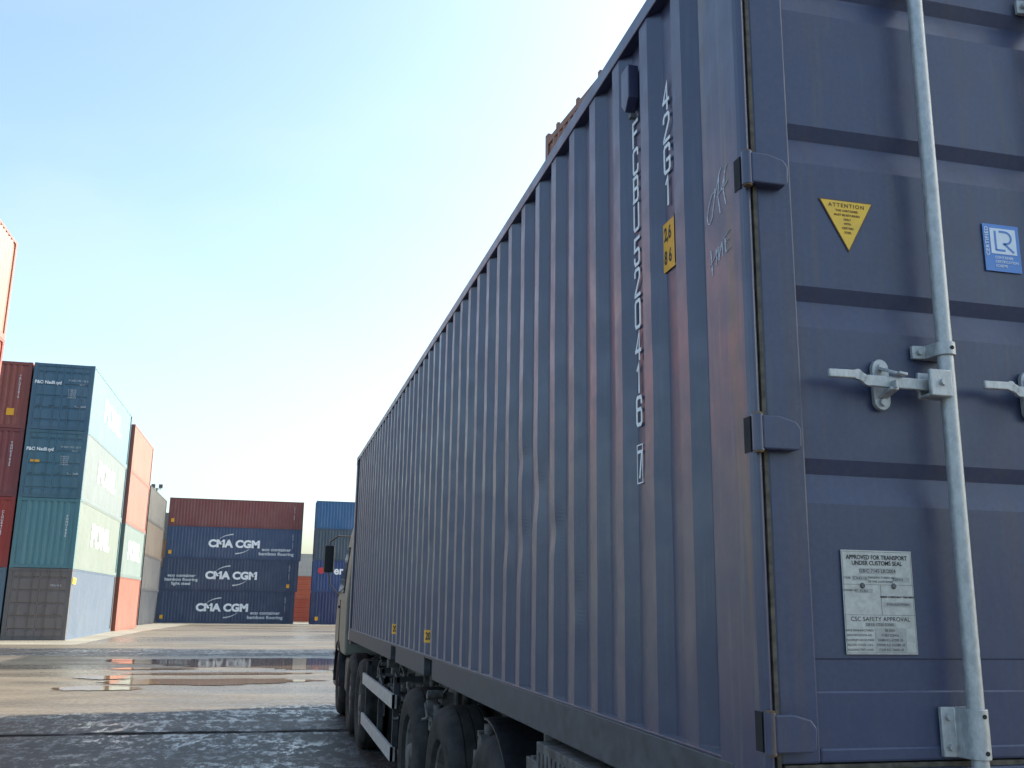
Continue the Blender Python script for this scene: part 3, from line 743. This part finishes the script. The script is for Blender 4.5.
for a, b, c, d in ((-.026,.026,.062,.066),(-.026,.026,-.066,-.062),(-.026,-.022,-.062,.062),(.022,.026,-.062,.062)): m.box(.0343, .0352, yc+a, yc+b, zc+c, zc+d)
m.build('check_digit_frame', M['white'], hero)
# height sticker folded over the rib
m = MB(); zz = (1.575, 1.742); prof = [(.634,.0352),(.532,.0352),(.510,.0220)]
m.add([(x, y, z) for y, x in prof for z in zz], [(0,2,3,1),(2,4,5,3)]); m.build('height_sticker', M['amber'], hero, fix=False)
merge_texts('lettering', [('2,6', .062, (.0345,.592,1.700), L_, U_, dict(sx=.75, bold=.002)), ('8 6', .062, (.0345,.592,1.62), L_, U_, dict(sx=.75, bold=.002))], M['black'], hero)
# small stickers low on the wall and a white tab high up
for yv, s in ((5.167,'20'),(7.134,'20')):
    m = MB(); m.add([(x, y, z) for y, x in ((yv+.07,.0035),(yv,.0035),(yv-.045,.0355)) for z in (.235,.325)], [(0,2,3,1),(2,4,5,3)]); m.build('sticker', M['amber'], hero, fix=False)
    merge_texts('lettering', [(s, .075, (.0175, yv-.0225, .28), (.032,-.045,0), U_, dict(sx=.7, bold=.002))], M['black'], hero)
m = MB(); m.box(.036, .039, 4.36, 4.40, 2.30, 2.42); m.build('sticker', M['white'], hero)
# ventilator
m = MB(); m.prism([(.825,2.44),(.900,2.44),(.900,2.31),(.862,2.265),(.825,2.31)], 'x', -.006, .035); m.build('ventilator', M['navy_side'], hero, bevel=.004)
m = MB(); m.box(.012, .035, .85, .872, 2.246, 2.262); m.build('ventilator_lug', M['boxgrey'], hero)
# chalk scrawl on the corner post: OFF / HIRE in thin strokes
m = MB()
def sc(y0, z0, pts, r=.0017):
    P = [(-.0006, y0-a, z0+b*.76-.015) for a, b in pts]; m.tube(P, r, 5)
zo = 1.60
sc(.225, zo, [(.055,.10),(.035,.095),(.015,.06),(.003,.02),(.008,-.005),(.02,-.01),(.035,.01),(.05,.06),(.06,.11)])
sc(.225, zo, [(.085,.15),(.075,.07),(.085,.0)]); sc(.225, zo, [(.06,.09),(.085,.15),(.10,.17)]); sc(.225, zo, [(.07,.07),(.10,.09)])
sc(.225, zo, [(.12,.145),(.11,.07),(.12,.015)]); sc(.225, zo, [(.10,.08),(.125,.15),(.135,.165)]); sc(.225, zo, [(.105,.08),(.135,.10)])
zo = 1.46
sc(.225, zo, [(.02,.07),(.022,.02),(.028,-.03)]); sc(.225, zo, [(.008,.01),(.04,.03),(.06,.055)])
sc(.225, zo, [(.052,.06),(.055,.02),(.05,.0)]); sc(.225, zo, [(.055,.04),(.07,.06),(.068,.01),(.085,.06),(.09,.07),(.092,.015)])
sc(.225, zo, [(.108,.075),(.112,.02),(.142,.03)]); sc(.225, zo, [(.105,.055),(.13,.065)]); sc(.225, zo, [(.10,.08),(.14,.095)])
m.build('chalk_writing', M['chalk'], hero, fix=False)

# ------------------------------------------------------------------ wheels
def tyre_prof(w, R, r):
    return [(-w*.36, r), (-w*.46, r+.03), (-w*.5, r+(R-r)*.42), (-w*.49, r+(R-r)*.66), (-w*.455, R-.045), (-w*.38, R-.018), (-w*.26, R)] + \
           sum([[(x-.006, R+.001), (x-.005, R-.006), (x+.005, R-.006), (x+.006, R+.001)] for x in (-w*.2, 0, w*.2)], []) + \
           [(w*.26, R), (w*.38, R-.018), (w*.455, R-.045), (w*.49, r+(R-r)*.66), (w*.5, r+(R-r)*.42), (w*.46, r+.03), (w*.36, r)]
def wheel(parent, x, y, R, w, out=-1, hub='trailer'):
    """x is the outer face; out -1 for the near (left) side"""
    cx = x-out*w/2; r = R*.545
    m = MB()
    prof = [(w*.36, r), (w*.34, r-.02), (-w*.30, r-.03), (-w*.34, r-.005), (-w*.38, r+.004), (-w*.36, r-.018), (-w*.28, r-.035), (-w*.10, r-.06), (-w*.06, r*.55), (-w*.30, r*.40), (-w*.44, r*.30), (-w*.46, r*.12), (-w*.46, .001)]
    prof = [(-out*a*1.0 if False else (a if out < 0 else -a), b) for a, b in prof]
    m.lathe(prof, (cx, y, R), 40)
    for i in range(10):
        t = 2*PI*i/10; yy = y+math.cos(t)*r*.42; zz = R+math.sin(t)*r*.42
        a = cx+(-w*.20 if out < 0 else w*.20); m.cyl((a, yy, zz), (a+out*.05, yy, zz), .013, n=6)
    rim = m.build('wheel', M['rim'], parent)
    m = MB(); m.lathe(tyre_prof(w, R, r), (cx, y, R), 64); m.build('tyre', M['rubber'], rim)
    return rim

# ------------------------------------------------------------------ semi-trailer
tr = thing('semi_trailer', 'dark skeletal semi trailer carrying the navy container, with pale side guards', 'semi trailer', (0,0,0))
m = MB()
for xb in (.72, 1.72):
    m.box(xb-.06, xb+.06, -.1, 9.6, 1.06, 1.08); m.box(xb-.012, xb+.012, -.1, 9.6, .74, 1.06); m.box(xb-.06, xb+.06, -.1, 9.6, .72, .74)
    m.box(xb-.06, xb+.06, 9.6, 12.1, 1.10, 1.14); m.box(xb-.012, xb+.012, 9.6, 12.1, .98, 1.10)
for y in (0.05, 2.0, 3.4, 4.8, 6.2, 7.6, 9.0, 12.0): m.box(.45, 1.99, y-.06, y+.06, 1.085, 1.19)
m.build('chassis_frame', M['chassis'], tr, bevel=.004)
for y in (.09, 12.10):
    for x in (.09, 2.35):
        m = MB(); m.box(x-.07, x+.07, y-.08, y+.08, 1.14, 1.196); m.build('twist_lock', M['grime'], tr, bevel=.008)
for y in (3.02, 4.48, 5.94):
    m = MB(); m.cyl((.2, y, .53), (2.24, y, .53), .065, n=16); m.cyl((.62, y, .53), (.70, y, .53), .2, n=24)
    m.bar((.72, y-.55, .62), (.72, y+.1, .62), .1, .06); m.bar((1.72, y-.55, .62), (1.72, y+.1, .62), .1, .06)
    m.cyl((.60, y+.22, .66), (.60, y+.22, .98), .11, n=18)
    m.build('axle', M['grime'], tr)
    wheel(tr, -.01, y, .53, .37, -1); wheel(tr, 2.45, y, .53, .37, 1)
    m = MB(); m.cyl((.52, y-.40, .62), (.68, y-.40, .62), .10, n=16); m.cyl((.50, y-.40, .62), (.52, y-.40, .62), .06, n=12); m.bar((.56, y-.4, .7), (.56, y-.15, .95), .04, .04)
    m.build('brake_chamber', M['grime'], tr)
# mudguard over the rear axle
m = MB(); pr = []
for i in range(13):
    a = math.radians(-5+i*85/12); pr.append((3.02-math.sin(a)*.60, .53+math.cos(a)*.60))
vs = [(x, a, b) for a, b in pr for x in (.0, .40)]; m.add(vs, [(2*i, 2*i+1, 2*i+3, 2*i+2) for i in range(12)])
o = m.build('mudguard', M['plastic'], tr, fix=False); sm = o.modifiers.new('thick', 'SOLIDIFY'); sm.thickness = .01
# side guards
m0 = [(9.65, 6.85)]
for z0, z1 in ((.80, .92), (.36, .48)):
    m = MB(); m.box(-.015, .012, 6.85, 9.65, z0, z1); m.box(-.015, .03, 6.85, 6.852, z0, z1); m.build('side_guard', M['alu'], tr, bevel=.004)
    m = MB(); m.box(2.43, 2.455, 6.85, 9.65, z0, z1); m.build('side_guard', M['alu'], tr, bevel=.004)
for y in (7.0, 8.2, 9.5):
    m = MB(); m.bar((.04, y, .34), (.04, y, 1.06), .05, .05); m.bar((.04, y, 1.04), (.70, y, 1.04), .05, .05); m.build('guard_bracket', M['chassis'], tr)
# landing legs, valves, hoses
for x in (.42, 2.02):
    m = MB(); m.box(x-.07, x+.07, 8.53, 8.67, .42, 1.08); m.box(x-.05, x+.05, 8.55, 8.65, .20, .42); m.box(x-.13, x+.13, 8.46, 8.74, .16, .20); m.build('landing_leg', M['grime'], tr, bevel=.006)
m = MB(); m.cyl((.30, 8.60, .78), (.12, 8.60, .78), .02, n=10); m.bar((.12, 8.60, .80), (.12, 8.60, .55), .03); m.box(.24, .36, 8.50, 8.70, .70, .9); m.build('landing_gear_crank', M['grime'], tr, bevel=.004)
random.seed(3)
def cluster(y0, y1, x0, x1, z0, z1, n, name):
    m = MB()
    for i in range(n):
        y = random.uniform(y0, y1); x = random.uniform(x0, x1); z = random.uniform(z0, z1); a = random.uniform(.03, .08)
        if i % 3 == 0: m.box(x, x+a*1.4, y-a, y+a, z-a*.7, z+a*.7)
        elif i % 3 == 1: m.cyl((x, y, z), (x+random.uniform(.04,.12), y, z), a*.8, n=14)
        else: m.cyl((x, y, z-a), (x, y, z+a*1.4), a*.45, n=10)
    for i in range(n//2):
        p = Vector((random.uniform(x0,x1), random.uniform(y0,y1), random.uniform(z0,z1))); q = [p]
        for k in range(5): p = p+Vector((random.uniform(-.04,.04), random.uniform(-.14,.14), random.uniform(-.10,.08))); q.append(p)
        m.tube(q, .012, 7)
    m.box(x1+.02, x1+.04, y0-.05, y1+.05, z0-.05, z1+.03)
    for k in range(4): z = z0+(z1-z0)*(k+.5)/4; m.bar((x0+.02, y0+(y1-y0)*(k*.23+.1), z), (x1+.03, y0+(y1-y0)*(k*.23+.1), z), .035)
    return m.build(name, M['grime'], tr, bevel=.003)
cluster(7.3, 8.9, .05, .28, .80, 1.12, 22, 'air_valves'); cluster(6.6, 7.1, .05, .4, .55, 1.08, 16, 'air_valves')
cluster(1.98, 2.22, .0, .15, .78, 1.10, 10, 'air_valves'); cluster(3.7, 3.8, .1, .35, .75, 1.0, 7, 'air_valves'); cluster(5.1, 5.3, .02, .2, .85, 1.08, 9, 'air_valves')
m = MB(); m.bar((.05,2.02,1.02), (.05,2.25,1.02), .07, .09); m.cyl((.06,2.1,.98), (.06,2.1,.78), .035, .05, n=14); m.build('suspension_valve', M['grime'], tr, bevel=.004)
m = MB(); m.cyl((.45, 6.55, .78), (.45, 7.15, .78), .13, n=24); m.build('air_tank', M['grime'], tr, bevel=.01)
m = MB(); m.box(-.02, .50, .35, 1.95, .62, 1.165)
for i in range(26): y = .40+i*.06; m.box(-.026, -.0205, y, y+.03, .66, 1.13)
m.build('storage_box', M['grime'], tr, bevel=.006)
m = MB(); m.box(.02, 2.42, -.16, -.06, .45, .60); m.bar((.72,-.1,.5), (.72,.2,.8), .06); m.bar((1.72,-.1,.5), (1.72,.2,.8), .06); m.build('rear_bumper', M['chassis'], tr, bevel=.006)
for x in (.25, 2.19):
    m = MB(); m.box(x-.18, x+.18, -.20, -.1605, .66, .78); m.build('tail_light', M['red_lamp'], tr, bevel=.01)
    m = MB(); m.bar((x, -.13, .60), (x, -.13, .80), .05); m.build('light_bracket', M['chassis'], tr)

# ------------------------------------------------------------------ tractor
tk = thing('tractor_truck', 'cream cab of the truck ahead of the container, with black door mirror', 'truck', (0,0,0))
m = MB()
def ring(z, x0, y0, y1, c=.10):
    x1 = 2.44-x0
    return [(x0, y0, z), (x0, y1-c*1.6, z), (x0+c*.5, y1-c*.4, z), (x0+c*1.4, y1, z), (x1-c*1.4, y1, z), (x1-c*.5, y1-c*.4, z), (x1, y1-c*1.6, z), (x1, y0, z)]
rg = [ring(.95, .00, 12.75, 15.05), ring(1.30, -.005, 12.75, 15.1), ring(1.75, -.005, 12.75, 14.85), ring(2.3, .04, 12.75, 14.35), ring(2.75, .09, 12.76, 13.95), ring(2.95, .13, 12.78, 13.75), ring(3.12, .22, 12.82, 13.5), ring(3.18, .4, 13.0, 13.3)]
vs = sum(rg, []); n = 8
m.add(vs, [(k*n+i, k*n+(i+1)%n, (k+1)*n+(i+1)%n, (k+1)*n+i) for k in range(len(rg)-1) for i in range(n)]+[tuple(range(n))[::-1], tuple(range((len(rg)-1)*n, len(rg)*n))])
m.build('cab', M['cab'], tk, bevel=.03)
m = MB(); m.add([(.30,14.83,1.85),(2.14,14.83,1.85),(2.12,14.02,2.70),(.34,14.02,2.70)], [(0,1,2,3)]); o = m.build('windscreen', M['glass'], tk, fix=False); q = o.modifiers.new('t','SOLIDIFY'); q.thickness = .03; q.offset = 0
m = MB(); m.add([(-.008,13.35,1.85),(-.008,14.45,1.85),(.058,13.85,2.55),(.058,13.35,2.55)], [(0,1,2,3)]); o = m.build('side_window', M['glass'], tk, fix=False); q = o.modifiers.new('t','SOLIDIFY'); q.thickness = .02; q.offset = 0
m = MB(); m.box(-.014, -.004, 13.98, 14.0, 1.0, 1.75); m.box(-.03, -.006, 14.08, 14.24, 1.62, 1.66); m.build('door_handle', M['plastic'], tk)
m = MB(); m.prism([(12.9,3.1),(13.5,3.05),(13.35,3.3),(12.9,3.6)], 'x', .5, 1.94); m.build('roof_deflector', M['cab'], tk, bevel=.05)
m = MB(); m.box(.02, 2.42, 14.62, 15.2, .35, .93); m.build('bumper', M['boxgrey'], tk, bevel=.05)
m = MB(); pr = []
for i in range(17):
    a = math.radians(-95+i*190/16); pr.append((14.0+math.sin(a)*.62, .52+math.cos(a)*.60))
vs = [(x, a, b) for a, b in pr for x in (-.02, .38)]; m.add(vs, [(2*i, 2*i+1, 2*i+3, 2*i+2) for i in range(16)]); o = m.build('wheel_arch', M['plastic'], tk, fix=False); q = o.modifiers.new('t','SOLIDIFY'); q.thickness = .015
m = MB(); m.box(.0, .10, 14.66, 15.12, .55, .60); m.box(.0, .10, 14.66, 15.12, .85, .9); m.build('cab_step', M['plastic'], tk)
m = MB(); m.box(-.26, -.09, 14.83, 14.93, 2.20, 2.66); mi = m.build('mirror', M['plastic'], tk, bevel=.03)
m = MB(); m.box(-.245, -.105, 14.826, 14.829, 2.22, 2.64); m.build('mirror_glass', M['glass'], mi)
m = MB(); m.tube([(.10,13.85,2.75),(-.05,14.6,2.80),(-.16,14.88,2.72),(-.17,14.88,2.6)], .014, 8); m.build('mirror_arm', M['plastic'], tk); m = MB(); m.tube([(-.17,14.88,2.22),(-.14,14.8,2.0),(.0,14.5,1.82)], .012, 8); m.build('mirror_arm', M['plastic'], tk)
m = MB()
for xb in (.78, 1.66): m.box(xb-.04, xb+.04, 9.6, 14.9, .66, .92)
for y in (9.65, 11.0, 12.4, 14.8): m.box(.74, 1.70, y-.05, y+.05, .70, .90)
m.box(.82, 1.62, 10.5, 11.5, .93, .97); m.build('chassis_frame', M['chassis'], tk)
for y in (10.30, 11.70):
    m = MB(); m.cyl((.35, y, .52), (2.1, y, .52), .09, n=16); m.cyl((1.05, y, .52), (1.4, y, .52), .22, n=20); m.build('axle', M['grime'], tk)
    wheel(tk, -.0, y, .52, .29, -1); wheel(tk, .33, y, .52, .29, -1); wheel(tk, 2.44, y, .52, .29, 1); wheel(tk, 2.11, y, .52, .29, 1)
wheel(tk, .01, 14.0, .52, .32, -1); wheel(tk, 2.43, 14.0, .52, .32, 1)
m = MB(); m.cyl((.45, 14.0, .52), (2.0, 14.0, .52), .07, n=12); m.build('axle', M['grime'], tk)
m = MB(); m.box(.06, .6, 12.45, 13.25, .40, .92); m.build('fuel_tank', M['grime'], tk, bevel=.06)
